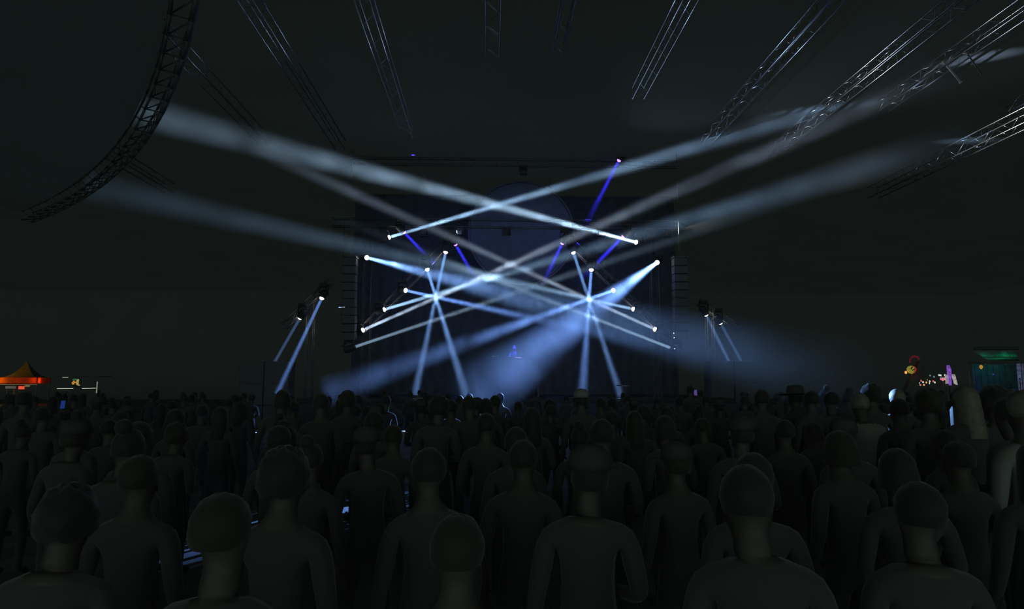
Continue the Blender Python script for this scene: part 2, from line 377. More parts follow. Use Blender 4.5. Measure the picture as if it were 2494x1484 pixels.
# upper pair
gu = 'upper stage spotlights'
fixture(949, 578, Z(2003, 266), 'upper left spotlight whose long beam rises right to the lit roof truss', TT, 28, 2.9, wisp=.5, scale=.6, group=gu)
fixture(1548, 590, P(300, 262, 17.5), 'upper right spotlight whose long beam rises left to the curved canopy', T2C, 30, 3.1, wisp=.55, scale=.7, group=gu)
fixture(894, 628, P(2200, 962, 8.8), 'spotlight on the left tower with a wide beam falling right across the stage', B1, 30, 3.3, wisp=.4, fade=.2, group=gu, dens=.026)
fixture(1600, 640, P(1165, 962, 15.0), 'brightest spotlight on the right tower with a wide beam falling left to the crowd', BL, 48, 5.4, wisp=.9, scale=.75, group=gu, r0=.09)
# left slanted row
gl = 'spotlights on the left slanted truss'
fixture(1085, 616, P(1011, 958, 28.2), 'topmost spotlight on the left slanted truss, beam dropping steeply left', B1, 15.3, 3.4, group=gl)
fixture(1041, 658, P(1136, 965, 27.6), 'second spotlight from the top of the left slanted truss, beam dropping right', B1, 17.6, 4.4, group=gl)
fixture(989, 708, P(1950, 918, 19.0), 'third spotlight from the top of the left slanted truss, beam aimed slightly downward right', BL, 16.5, 3.0, fade=.75, group=gl)
fixture(937, 754, P(2466, 303, 20.8), 'fourth spotlight from the top of the left slanted truss, broad beam climbing right', NB, 36, 3.5, wisp=.5, fade=.35, group=gl, dens=.022)
fixture(885, 804, Z(2368, 146), 'fifth spotlight from the top of the left slanted truss, thin beam up to the ceiling', LV, 24, 2.3, wisp=.6, scale=.8, group=gl, dens=.034, fade=.25)
fixture(862, 846, P(2300, 362, 27.5), 'lowest spotlight on the left slanted truss, with an added hood, faint teal beam climbing right', TL, 10, 2.1, group=gl, fade=.8, hide_lens=True)
# right slanted row
gr = 'spotlights on the right slanted truss'
fixture(1397, 617, P(1511, 962, 28.2), 'topmost spotlight on the right slanted truss, beam dropping steeply right', B1, 13.6, 3.2, group=gr)
fixture(1440, 659, P(1418, 965, 27.4), 'second spotlight from the top of the right slanted truss, beam falling straight down', BL, 19.5, 4.8, group=gr)
fixture(1493, 708, P(800, 955, 21.0), 'third spotlight from the top of the right slanted truss, beam sloping down left', BL, 24, 4.4, wisp=.6, scale=.8, group=gr)
fixture(1541, 753, P(215, 452, 23.4), 'fourth spotlight from the top of the right slanted truss, broad beam climbing left', NB, 16, 3.8, wisp=.25, group=gr)
fixture(1594, 802, P(560, 335, 22.5), 'fifth spotlight from the top of the right slanted truss, thin beam climbing left', LV, 11, 2.1, wisp=.25, fade=.2, group=gr)
fixture(1636, 849, P(700, 485, 26.0), 'lowest spotlight on the right slanted truss, with an added hood, faint beam climbing left', TL, 10, 2.1, fade=.8, group=gr, hide_lens=True)
# wings
gw = 'wing spotlights'
fixture(783, 728, P(676, 956, 28.0), 'upper spotlight on the left wing with a long beam falling left', BL, 9.8, 3.0, group=gw)
fixture(730, 776, P(650, 915, 30.6), 'lower spotlight on the left wing with a short beam', B1, 4.1, 1.6, group=gw)
fixture(1720, 768, P(1786, 903, 30.7), 'inner spotlight on the right wing with a beam falling right', B1, 5.5, 1.7, group=gw)
fixture(1755, 788, P(1816, 900, 30.7), 'outer spotlight on the right wing with a thinner beam', B1, 3.5, 1.3, group=gw)
# violet
gv = 'violet stage lights'
for (px, py, tx, ty, tY, pw, sp, lab, fd) in [
    (1003, 371, 1075, 520, 30.2, 10.2, 5, 'highest violet light on the left, deep blue beam falling right', .8),
    (1507, 392, 1420, 560, 30.2, 9.6, 6, 'highest violet light on the right, deep blue beam falling left', .8),
    (985, 567, 1060, 645, 30.5, 10.2, 5, 'violet light beside the upper left white spotlight', .8),
    (1110, 597, 1170, 700, 30.5, 10.2, 6, 'violet light right above the left star of beams', .8),
    (1369, 594, 1318, 700, 30.5, 11.5, 8, 'violet light right above the right star of beams', .8),
    (1517, 577, 1395, 700, 30.5, 12.8, 7, 'violet light beside the upper right white spotlight', .8)]:
    fixture(px, py, P(tx, ty, tY), lab, VI, pw, sp, dens=.12, fade=fd, violet=True, group=gv, Y=SY+.1)

# small floods; backdrop and hall ones are added to stand in for stage glow
def flood(p, tgt, label, col, pw, size, drop=0.0):
    d = (Vector(tgt)-Vector(p)).normalized(); q = d.to_track_quat('-Z', 'Y'); e = q.to_euler()
    t = thing('flood_light', label, 'floodlight', p, group='small stage floodlights')
    h = part('housing', lambda b: (box(b, (0, 0, .09), (.34, .24, .16), .015)), M['black'], t, rot=e)
    for s_ in (-.15, .15): part('barn_door', lambda b: box(b, (0, s_, -.06), (.34, .01, .14)), M['black'], h)
    part('bracket', lambda b: (box(b, (-.19, 0, .1), (.015, .05, .3)), box(b, (.19, 0, .1), (.015, .05, .3)), box(b, (0, 0, .25), (.4, .05, .03))), M['darktruss'], t)
    if drop: part('drop_pole', lambda b: tube(b, (0, 0, .25), (0, 0, drop-.005), .02, 8), M['darktruss'], t)
    l = bpy.data.lights.new('lamp', 'SPOT'); l.energy = pw; l.color = col; l.spot_size = math.radians(size); l.spot_blend = .8; l.shadow_soft_size = .1
    lo = bpy.data.objects.new('lamp', l); COL.objects.link(lo); lo.parent = t; lo.location = d*.05; lo.rotation_euler = e
flood((-3.0, 30.25, 8.80), (-1.5, 36, 7.5), 'added floodlight under the level truss washing the left half of the backdrop', (.15, .25, 1), 55, 130)  # added pair of blue washes for the glow around the stage middle
flood((5.2, 30.25, 8.80), (4.0, 36, 7.5), 'added floodlight under the level truss washing the right half of the backdrop', (.15, .25, 1), 55, 130)
flood((-1.4, 30.1, 8.80), (-9, 16, 11.4), 'added floodlight under the level truss facing the hall on the left', (.45, .62, 1), 170, 100)  # added pair lighting the roof trusses in place of beam spill
flood((3.7, 30.1, 8.80), (13, 16, 11.4), 'added floodlight under the level truss facing the hall on the right', (.5, .68, 1), 900, 70)
flood((7.4, 30.1, 8.80), (16.4, 19.3, 10.0), 'added narrow floodlight at the right end of the level truss, facing the brightest roof truss', (1, .93, .82), 3600, 17)  # added lamp, placed so its highlight runs along the truss chords
flood((8.3, 30.1, 8.80), (14.0, 20.5, 11.6), 'added floodlight at the right end of the level truss, outermost, facing the upper right trusses', (.82, .90, 1), 900, 50)  # added to brighten the upper right truss chords
flood((1.6, 30.5, 11.86), (1.3, 33.5, 9.8), 'small floodlight under the highest truss tinting the round disc', (.2, .32, 1), 22, 100)

# ------------------------------------------------------------------ people
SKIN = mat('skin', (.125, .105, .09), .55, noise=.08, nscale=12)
def cloth_random(name, cols, rough=.85):
    m = mat(name, cols[0], rough, spec=.2); m.node_tree.nodes['Principled BSDF'].inputs['Sheen Weight'].default_value = .35; nt = m.node_tree; b = nt.nodes['Principled BSDF']
    oi = nt.nodes.new('ShaderNodeObjectInfo'); r = nt.nodes.new('ShaderNodeValToRGB'); r.color_ramp.interpolation = 'CONSTANT'
    e = r.color_ramp.elements
    while len(e) < len(cols): e.new(.5)
    for i, c in enumerate(cols): e[i].position = i/len(cols); e[i].color = (*c, 1)
    nt.links.new(oi.outputs['Random'], r.inputs['Fac']); nt.links.new(r.outputs['Color'], b.inputs['Base Color'])
    return m
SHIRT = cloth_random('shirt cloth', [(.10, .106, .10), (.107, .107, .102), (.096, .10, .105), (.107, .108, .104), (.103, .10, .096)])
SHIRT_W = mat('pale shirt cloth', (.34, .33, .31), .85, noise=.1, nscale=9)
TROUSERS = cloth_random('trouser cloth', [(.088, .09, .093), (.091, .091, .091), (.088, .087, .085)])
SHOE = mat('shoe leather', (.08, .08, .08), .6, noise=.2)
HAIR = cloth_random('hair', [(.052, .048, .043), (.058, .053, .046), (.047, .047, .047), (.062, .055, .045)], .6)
HAIR_F = mat('fair hair', (.28, .25, .19), .5, noise=.25, nscale=25)
HATM = mat('hat felt', (.09, .09, .085), .9, noise=.15)
CAP_LIT = mat('cap cloth paled as lit', (.34, .33, .31), .85, noise=.1)  # beam light on the cap put into a paler cloth colour

def skeleton(pose):
    """joints (name -> position, radius(x,y), material tag) and bones; figure faces +Y, stands on z=0, crown at 1.80"""
    J = {}; B = []
    def j(n, p, r, tg): J[n] = (Vector(p), r if isinstance(r, tuple) else (r, r), tg)
    lean = pose.get('lean', 0.0); hx = pose.get('head_dx', 0.0)
    j('pelvis', (0, 0, .95), (.155, .115), 'T')
    j('waist', (0, lean*.15, 1.09), (.135, .10), 'S')
    j('chest', (0, lean*.45, 1.27), (.165, .12), 'S')
    j('yoke', (0, lean*.65-.005, 1.405), (.135, .10), 'S')
    j('neck', (hx*.3, lean*.8, 1.485), .075, 'K')
    j('neck2', (hx*.6, lean*.9+.015, 1.545), .066, 'K')
    j('jaw', (hx*.8, lean+.035, 1.60), (.062, .078), 'K')
    j('face', (hx, lean+.025, 1.67), (.076, .096), 'K')
    j('crown', (hx, lean+.01, 1.735), (.064, .082), 'K')
    j('nose', (hx, lean+.135, 1.655), .014, 'K')
    B.extend([('pelvis', 'waist'), ('waist', 'chest'), ('chest', 'yoke'), ('yoke', 'neck'), ('neck', 'neck2'), ('neck2', 'jaw'), ('jaw', 'face'), ('face', 'crown'), ('face', 'nose')])
    for s, sd in ((-1, 'l'), (1, 'r')):
        j('ear'+sd, (hx+s*.086, lean+.015, 1.665), .016, 'K'); B.append(('face', 'ear'+sd))
        st = pose.get('stance', .1)
        j('hip'+sd, (s*.09, 0, .86), .09, 'T'); j('knee'+sd, (s*(st+.01), .025, .49), .062, 'T'); j('ankle'+sd, (s*(st+.01), -.03, .10), .046, 'T')
        j('toe'+sd, (s*(st+.03), .14, .04), .038, 'F')
        B.extend([('pelvis', 'hip'+sd), ('hip'+sd, 'knee'+sd), ('knee'+sd, 'ankle'+sd), ('ankle'+sd, 'toe'+sd)])
        sh = Vector((s*.19, lean*.62-.005, 1.405)); el, wr, out = pose['arm'+sd]
        el = Vector(el); wr = Vector(wr); el.x *= s; wr.x *= s
        j('sh'+sd, sh, .064, 'S'); j('el'+sd, el, .046, pose.get('sleeve', 'S')); j('wr'+sd, wr, .030, 'K')
        B.extend([('yoke', 'sh'+sd), ('sh'+sd, 'el'+sd), ('el'+sd, 'wr'+sd)])
        d = (wr-el).normalized(); side = d.cross(Vector(out)).normalized(); nrm = side.cross(d).normalized()
        pal = wr+d*.07; j('palm'+sd, pal, (.036, .022), 'K'); B.append(('wr'+sd, 'palm'+sd))
        curl = pose.get('curl', .5)
        for k, (off, ln) in enumerate([(-.028, .062), (-.009, .075), (.010, .08), (.028, .07)]):
            b0 = pal+d*.035+side*off; b1 = b0+(d*(1-curl*.4)+nrm*curl*.6).normalized()*ln*.55; b2 = b1+(d*(1-curl)+nrm*curl).normalized()*ln*.5
            j('f%s%d0' % (sd, k), b0, .0105, 'K'); j('f%s%d1' % (sd, k), b1, .0095, 'K'); j('f%s%d2' % (sd, k), b2, .008, 'K')
            B.extend([('palm'+sd, 'f%s%d0' % (sd, k)), ('f%s%d0' % (sd, k), 'f%s%d1' % (sd, k)), ('f%s%d1' % (sd, k), 'f%s%d2' % (sd, k))])
        t0 = wr+d*.045-side*.035; t1 = t0+(d*.7-side*.6+nrm*.3).normalized()*.042; t2 = t1+(d*.9-side*.1+nrm*.3).normalized()*.032
        for k, v in enumerate((t0, t1, t2)): j('t%s%d' % (sd, k), v, .0125-.0015*k, 'K')
        B.extend([('palm'+sd, 't%s0' % sd), ('t%s0' % sd, 't%s1' % sd), ('t%s1' % sd, 't%s2' % sd)])
    return J, B

def body_mesh(pose, shirt):
    J, B = skeleton(pose); names = list(J); idx = {n: i for i, n in enumerate(names)}
    me = bpy.data.meshes.new('skeleton'); me.from_pydata([J[n][0] for n in names], [(idx[a], idx[b]) for a, b in B], [])
    ob = bpy.data.objects.new('skeleton', me); COL.objects.link(ob)
    ob.modifiers.new('skin', 'SKIN')
    if not me.skin_vertices: bpy.context.view_layer.update()
    sv = me.skin_vertices[0].data
    for i, n in enumerate(names): sv[i].radius = J[n][1]; sv[i].use_root = (n == 'pelvis')
    sb = ob.modifiers.new('smooth', 'SUBSURF'); sb.levels = 1; sb.render_levels = 1
    dg = bpy.context.evaluated_depsgraph_get(); ev = ob.evaluated_get(dg)
    out = bpy.data.meshes.new_from_object(ev); out.name = 'body'
    bpy.data.objects.remove(ob); bpy.data.meshes.remove(me)
    out.materials.clear()
    mats = {'K': 0, 'S': 1, 'T': 2, 'F': 3}
    for m in (SKIN, shirt, TROUSERS, SHOE): out.materials.append(m)
    segs = [(J[a][0], J[b][0], J[a][2], J[b][2]) for a, b in B]
    for p in out.polygons:
        c = p.center; best = 9; tg = 'S'
        for a, b, ta, tb in segs:
            ab = b-a; l2 = ab.length_squared; u = max(0, min(1, (c-a).dot(ab)/l2)) if l2 > 0 else 0
            d = (c-(a+ab*u)).length
            if d < best: best = d; tg = ta if u < .55 else tb
        p.material_index = mats[tg]; p.use_smooth = True
    return out

def hair_mesh(style, lean, hx, m):
    """cap of hair around the skull, open over the face; styles change its length"""
    bm = bmesh.new(); c = Vector((hx, lean+.012, 1.695)); R = 14; S = 22
    low = {'short': 2.05, 'bob': 2.45, 'long': 2.6, 'bun': 2.05, 'curly': 2.2}[style]
    grid = []
    for i in range(R+1):
        row = []
        for k in range(S):
            az = 2*math.pi*k/S; front = math.sin(az)           # +Y is the face
            lim = low if front < .15 else low*(1-.52*min(1, (front-.15)/.55))
            th = lim*i/R
            rr = 1.0+(.10 if style == 'curly' else .03)*(math.sin(5*az+3*th)*math.sin(7*th+az))
            x = .094*math.sin(th)*math.cos(az)*rr; y = .112*math.sin(th)*math.sin(az)*rr; z = .113*math.cos(th)*rr
            if style == 'curly': x *= 1.22; y *= 1.18; z *= 1.18
            if style in ('long', 'bob') and th > 1.5 and front < .35:
                dz = (th-1.5)*(.30 if style == 'long' else .12); z = .113*math.cos(1.5)-dz; s = 1+.18*(th-1.5)
                x = .097*math.cos(az)*s; y = .112*math.sin(az)*s-.02*(th-1.5)
            row.append(bm.verts.new(c+Vector((x, y, z))))
        grid.append(row)
    for i in range(R):
        for k in range(S):
            j = (k+1) % S
            if i == 0:
                if k == 0: pass
            bm.faces.new((grid[i][k], grid[i+1][k], grid[i+1][j], grid[i][j]))
    if style == 'bun': bmesh.ops.create_icosphere(bm, subdivisions=2, radius=.055, matrix=Matrix.Translation(c+Vector((0, -.06, .12))))
    bmesh.ops.remove_doubles(bm, verts=bm.verts, dist=.0006)
    return mesh_of(bm, 'hair', m, True)
def hat_mesh(style, lean, hx, m):
    bm = bmesh.new(); mtx = Matrix.Translation((hx, lean+.012, 1.715)) @ Matrix.Rotation(math.radians(-5), 4, 'X')
    if style == 'brim':
        lathe(bm, [(.21, .0), (.215, .008), (.115, .02), (.11, .07), (.095, .115), (.05, .125), (.0005, .12)], 28, mtx)
    else:
        lathe(bm, [(.106, -.01), (.108, .03), (.098, .075), (.06, .108), (.0005, .118)], 24, mtx)
        for i in range(8):
            a0 = math.pi*(.18+.08*i); a1 = math.pi*(.18+.08*(i+1))
            q = [(.105, a0), (.105, a1), (.185, a1), (.185, a0)]
            top = [bm.verts.new(mtx @ Vector((r*math.cos(a), r*math.sin(a), .004))) for r, a in q]
            bot = [bm.verts.new(mtx @ Vector((r*math.cos(a), r*math.sin(a), -.004))) for r, a in q]
            bm.faces.new(top); bm.faces.new(bot[::-1])
            for u in range(4): v = (u+1) % 4; bm.faces.new((top[u], bot[u], bot[v], top[v]))
    return mesh_of(bm, 'hat', m, True)

DOWN = ((.25, -.03, 1.12), (.26, .07, .88), (1, 0, 0)); BENT = ((.25, -.02, 1.13), (.13, .22, 1.10), (0, 0, 1))
UP = ((.30, .13, 1.52), (.25, .24, 1.76), (0, 1, 0)); PHONE = ((.30, .14, 1.26), (.24, .34, 1.49), (0, 1, 0)); WAVE = ((.36, .05, 1.58), (.34, .08, 1.86), (0, 1, 0))
DECKS = ((.28, .12, 1.15), (.24, .36, 1.08), (0, 0, -1))
POSES = {
    'stand': dict(arml=DOWN, armr=DOWN), 'lean': dict(arml=DOWN, armr=BENT, lean=.04, head_dx=.02, stance=.12),
    'turn': dict(arml=BENT, armr=BENT, lean=.02, head_dx=-.025, stance=.13), 'phone': dict(arml=DOWN, armr=PHONE, curl=.9),
    'raise': dict(arml=DOWN, armr=WAVE, curl=.2), 'dj': dict(arml=DECKS, armr=DECKS, lean=.10, curl=.5)}
BODY = {}
def variant(pose, shirt, head, headm):
    key = (pose, shirt.name)
    if key not in BODY: BODY[key] = body_mesh(POSES[pose], shirt)
    pz = POSES[pose]; hk = (head, pz.get('lean', 0), pz.get('head_dx', 0), headm.name)
    if hk not in BODY:
        BODY[hk] = hat_mesh(head, hk[1], hk[2], headm) if head in ('brim', 'cap') else hair_mesh(head, hk[1], hk[2], headm)
    return BODY[key], BODY[hk], ('hat' if head in ('brim', 'cap') else 'hair')
def person(x, y, ztop, label, pose='stand', shirt=SHIRT, head='short', headm=HAIR, yaw=0.0, group=None, z0=0.0, wide=1.0):
    bme, hme, hn = variant(pose, shirt, head, headm)
    t = thing('person', label, 'person', (x, y, z0), (0, 0, yaw), group)
    s = (ztop-z0)/1.81; t.scale = (s*wide, s*wide, s)
    new_obj('body', bme, t); new_obj(hn, hme, t)
    if hn == 'hat': new_obj('hair', variant(pose, shirt, 'short', HAIR)[1], t).scale = (.985, .985, .985)
    return t
LIT = 'people picked out by the beams'
SPEC = [  # px of head, py of crown, distance, pose, shirt, head, hair material, label
    (1218, 957, 15.2, 'stand', SHIRT, 'short', HAIR, 'person with a bright ring of light around the head, under the wide beam'),
    (1120, 963, 14.6, 'stand', SHIRT, 'short', HAIR, 'person with a thin bright arc on the right of a small head'),
    (1147, 964, 9.0, 'turn', SHIRT, 'short', HAIR, 'person as a squarish dark head between two haloed heads, under the wide beam'),
    (1143, 958, 15.6, 'stand', SHIRT, 'short', HAIR, 'person behind the squarish dark head, only a bright scalp arc showing'),
    (1064, 966, 7.6, 'lean', SHIRT, 'curly', HAIR, 'person with a large round dark head left of the haloed heads'),
    (1098, 974, 9.6, 'stand', SHIRT, 'short', HAIR, 'person with a smaller dark head beside the large round one'),
    (1183, 970, 9.6, 'stand', SHIRT, 'bob', HAIR, 'person with a dark rounded head just left of the ring of light'),
    (1203, 963, 11.0, 'lean', SHIRT, 'short', HAIR, 'person with a dark head touching the ring of light on its left'),
    (1022, 950, 27.6, 'raise', SHIRT_W, 'short', HAIR, 'person with a brightly lit raised arm under the steep left beam'),
    (1416, 951, 9.4, 'stand', SHIRT, 'cap', CAP_LIT, 'person in a cap coloured pale as if lit, right below the straight falling beam'),
    (846, 955, 9.4, 'stand', SHIRT, 'curly', HAIR, 'person with a round dark head at the left edge of the low blue haze'),
    (872, 962, 13.0, 'stand', SHIRT, 'short', HAIR, 'person with a thin pale line on the scalp, right of the round dark head'),
    (937, 963, 13.0, 'lean', SHIRT, 'short', HAIR, 'person with a small bright hook of light on the head in the low haze'),
    (782, 958, 8.2, 'stand', SHIRT, 'short', HAIR, 'person with a broad dark head left of the low blue haze'),
    (683, 949, 9.0, 'lean', SHIRT, 'bob', HAIR, 'person standing right where the long left wing beam ends'),
    (1855, 948, 8.8, 'stand', SHIRT, 'short', HAIR, 'person with a pale left temple below the right wing lights'),
    (1938, 944, 9.5, 'stand', SHIRT, 'brim', HATM, 'person in a wide-brimmed hat with a lit top'),
    (1925, 965, 11.5, 'turn', SHIRT, 'short', HAIR, 'person under the wide-brimmed hat wearer, with a lit face'),
    (1976, 951, 9.0, 'stand', SHIRT, 'short', HAIR, 'person right of the wide-brimmed hat, dark head'),
    (2010, 947, 10.5, 'stand', SHIRT, 'bun', HAIR, 'person with hair in a bun right of the wide-brimmed hat'),
    (2024, 953, 9.0, 'lean', SHIRT, 'short', HAIR, 'person with a pale cheek beside the bun wearer'),
    (2066, 952, 11.0, 'stand', SHIRT, 'bun', HAIR, 'person with a small pointed bun against the blue haze on the right'),
    (2123, 938, 8.6, 'stand', SHIRT, 'curly', HAIR, 'tall person with a big curly head in the haze on the right'),
    (2102, 957, 7.6, 'turn', SHIRT_W, 'short', HAIR_F, 'person in a pale shirt below the big curly head'),
    (2185, 947, 9.0, 'lean', SHIRT, 'short', HAIR_F, 'person with fair hair catching light, right of the big curly head'),
    (2190, 970, 7.0, 'stand', SHIRT, 'short', HAIR, 'person with a small lit ear in front of the fair-haired one'),
    (2262, 950, 6.2, 'stand', SHIRT, 'curly', HAIR, 'person with a broad dark head in front of the coloured bulbs'),
    (2355, 939, 6.0, 'lean', SHIRT, 'long', HAIR_F, 'person with long fair hair lit pale, in front of the green roofed stall'),
    (2425, 945, 6.0, 'stand', SHIRT, 'curly', HAIR, 'person with a dark head below the green roofed stall'),
    (2468, 968, 5.2, 'turn', SHIRT, 'short', HAIR, 'person with a faintly lit brow near the right edge'),
    (2496, 950, 4.4, 'stand', SHIRT_W, 'short', HAIR_F, 'person cut by the right edge of the photo, pale lit cheek'),
]
placed = []
for (px, py, Y, pose, sh, hd, hm, lab) in SPEC:
    p = P(px, py, Y); person(p.x, Y, p.z, lab, pose, sh, hd, hm, rnd.uniform(-.15, .15) if pose not in ('phone',) else 0, LIT); placed.append((p.x, Y))
PHONES = []
for (px, py, Y, w, l1, l2, col, st) in [
    (153, 986, 9.4, .062, 'person holding up a phone with a blue screen on the left', 'phone with a blue screen held up by a person on the left', (.02, .07, .45), .35),
    (1694, 957, 17.5, .085, 'person holding up a phone with a violet screen right of the stage', 'phone with a violet screen held up right of the stage', (.22, .12, .55), .35)]:
    p = P(px, py, Y); k_ = p.z/1.625; person(p.x-.245*k_, Y-.385*k_, 1.81*k_, l1, 'phone', SHIRT, 'short', HAIR, 0, LIT); placed.append((p.x-.245*k_, Y-.385*k_))
    PHONES.append((p, w, l1, l2, col, st))
NLIT = len(placed)
rows = [2.3, 3.2, 4.1, 5.1, 6.2, 7.4, 8.6, 10.0, 11.5, 13.2, 15.2, 17.4, 20.0, 23.0]
heads = ['short', 'short', 'bob', 'long', 'curly', 'cap', 'short', 'bun']
cnt = 0
for ri, Y in enumerate(rows):
    spc = .70+.032*Y; hw = .80*Y+.5; x = -hw*1.0+(.4 if ri % 2 else 0)
    while x < hw*1.04:
        px_ = x+rnd.uniform(-.18, .18); py_ = Y+rnd.uniform(-.25, .25); x += spc
        if any((px_-a)**2+(py_-b)**2 < .34 for a, b in placed): continue
        if any(abs(px_/py_-a/b) < .013 and abs(py_-b) < 2.6 and py_ < b for a, b in placed[:NLIT]) and py_ > 4: zt = rnd.uniform(1.56, 1.62)
        else: zt = rnd.uniform(1.60, 1.74) if Y > 4 else rnd.uniform(1.60, 1.72)
        placed.append((px_, py_)); hd = rnd.choice(heads)
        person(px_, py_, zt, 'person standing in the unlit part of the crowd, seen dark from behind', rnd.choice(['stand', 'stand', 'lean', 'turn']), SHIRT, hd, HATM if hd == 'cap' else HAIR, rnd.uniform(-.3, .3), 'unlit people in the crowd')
        cnt += 1
print('crowd', cnt)

# phones in raised hands: each sits on the palm of the person placed for it
def phone(p, w, label, col, st):
    t = thing('phone', label, 'phone', p, (math.radians(-8), 0, 0))
    part('case', lambda b: box(b, (0, .006, 0), (w, .009, w*1.9), .003), M['black'], t)
    scr = mat('lit phone screen', (.02, .02, .03), .3, emit=col, estr=st, noise=.3); scr.cycles.emission_sampling = 'NONE'
    part('screen', lambda b: box(b, (0, .0, 0), (w*.92, .004, w*1.75), .001), scr, t)
for (p, w, l1, l2, col, st) in PHONES: phone(p, w, l2, col, st)

# ------------------------------------------------------------------ performer and desk on the stage
RZ = 2.02
ri_ = thing('stage_riser', 'low black riser under the performer, hidden behind the haze', 'riser', (P(1235, 870, 31).x, 31.4, 1.3))
part('riser_top', lambda b: box(b, (0, 0, .68), (3.0, 2.2, .08), .01), M['deck'], ri_)
for sx in (-1, 1):
    for sy in (-1, 1): part('leg', lambda b: box(b, (sx*1.4, sy*1.0, .32), (.08, .08, .64)), M['darktruss'], ri_)
dj = P(1252, 842, 31.3)
person(dj.x, 31.3, dj.z, 'performer at the desk on stage, face and hands tinted violet', 'dj', SHIRT, 'short', HAIR, math.pi+.1, None, RZ)
dk = thing('performer_desk', 'dark performer desk on the stage riser with a small pink lit bar', 'table', (P(1235, 870, 30.9).x, 30.75, RZ))
part('desk_top', lambda b: box(b, (0, 0, 1.0), (2.2, .7, .06), .01), M['black'], dk)
part('desk_front', lambda b: box(b, (0, -.32, .5), (2.2, .03, .96), .005), M['curtain'], dk)
for sx in (-1, 1): part('desk_side', lambda b: box(b, (sx*1.07, 0, .5), (.04, .6, .96)), M['black'], dk)
mx = thing('mixer', 'mixer on the performer desk with a pink glowing strip', 'mixer', (P(1262, 869, 30.7).x, 30.7, RZ+1.03))
part('case', lambda b: box(b, (0, 0, .04), (.42, .36, .08), .01), M['black'], mx)
part('glowing_strip', lambda b: box(b, (0, -.185, .05), (.26, .01, .025)), mat('pink strip glow', (1, 1, 1), .3, emit=(.55, .22, .75), estr=.5), mx)
for i in range(4): part('knob', lambda b: tube(b, (-.14+.09*i, .05, .08), (-.14+.09*i, .05, .105), .018, 10), M['darktruss'], mx)
for k, (px, lab) in enumerate([(1205, 'turntable on the performer desk at its left end'), (1243, 'turntable on the performer desk beside the mixer')]):
    tt = thing('turntable', lab, 'turntable', (P(px, 872, 30.75).x, 30.75, RZ+1.03), group='turntables')
    part('case', lambda b: box(b, (0, 0, .05), (.44, .34, .1), .015), M['black'], tt)
    part('platter', lambda b: tube(b, (-.04, 0, .1), (-.04, 0, .12), .15, 24), M['chrome'], tt)
    part('tone_arm', lambda b: (tube(b, (.16, .1, .1), (.16, .1, .15), .02, 10), tube(b, (.16, .1, .14), (.06, -.06, .135), .006, 6)), M['chrome'], tt)
flood((dj.x-.4, 30.1, 8.80), (dj.x, 31.1, 3.3), 'small violet floodlight aimed at the performer', (.22, .10, 1), 60, 12)
# lit stand and wedge in the right steep beam
ms = P(1516, 940, 27.9)
t = thing('microphone_stand', 'chrome stand with a level boom, lit white at the foot of the steep right beam', 'stand', (ms.x, 27.9, 0))
part('pole', lambda b: tube(b, (0, 0, 0), (0, 0, ms.z), .022, 10), M['chrome'], t, True)
part('boom', lambda b: tube(b, (-.06, 0, ms.z), (.36, .02, ms.z-.02), .02, 10), M['chrome'], t, True)
part('foot', lambda b: tube(b, (0, 0, 0), (0, 0, .03), .16, 20), M['black'], t)
part('microphone', lambda b: (tube(b, (-.06, 0, ms.z), (-.2, -.03, ms.z+.02), .02, 10), bmesh.ops.create_icosphere(b, subdivisions=2, radius=.035, matrix=Matrix.Translation((-.22, -.03, ms.z+.025)))), M['darktruss'], t, True)

# ------------------------------------------------------------------ stalls at the sides of the hall
def glow(name, col, st, base=(.5, .5, .5)):
    m = mat(name, base, .5, emit=col, estr=st); m.cycles.emission_sampling = 'NONE'; return m
def bulb_light(parent, loc, col, pw, r=.05):
    l = bpy.data.lights.new('lamp', 'POINT'); l.energy = pw; l.color = col; l.shadow_soft_size = r
    o = bpy.data.objects.new('lamp', l); COL.objects.link(o); o.parent = parent; o.location = loc
M['orange_cloth'] = fabric('orange tent cloth', (.85, .24, .05), (.8, .2, .04), .5, 6)
M['lit_face_cloth'] = mat('tent cloth lit face', (.42, .27, .08), .9, noise=.2, nscale=4)
M['dark_cloth'] = mat('dark tent cloth', (.26, .27, .26), .9, noise=.2, nscale=5)
M['grey_board'] = mat('grey board', (.35, .37, .38), .7, noise=.4, nscale=3)
M['post'] = mat('painted post', (.30, .31, .30), .5, noise=.15)
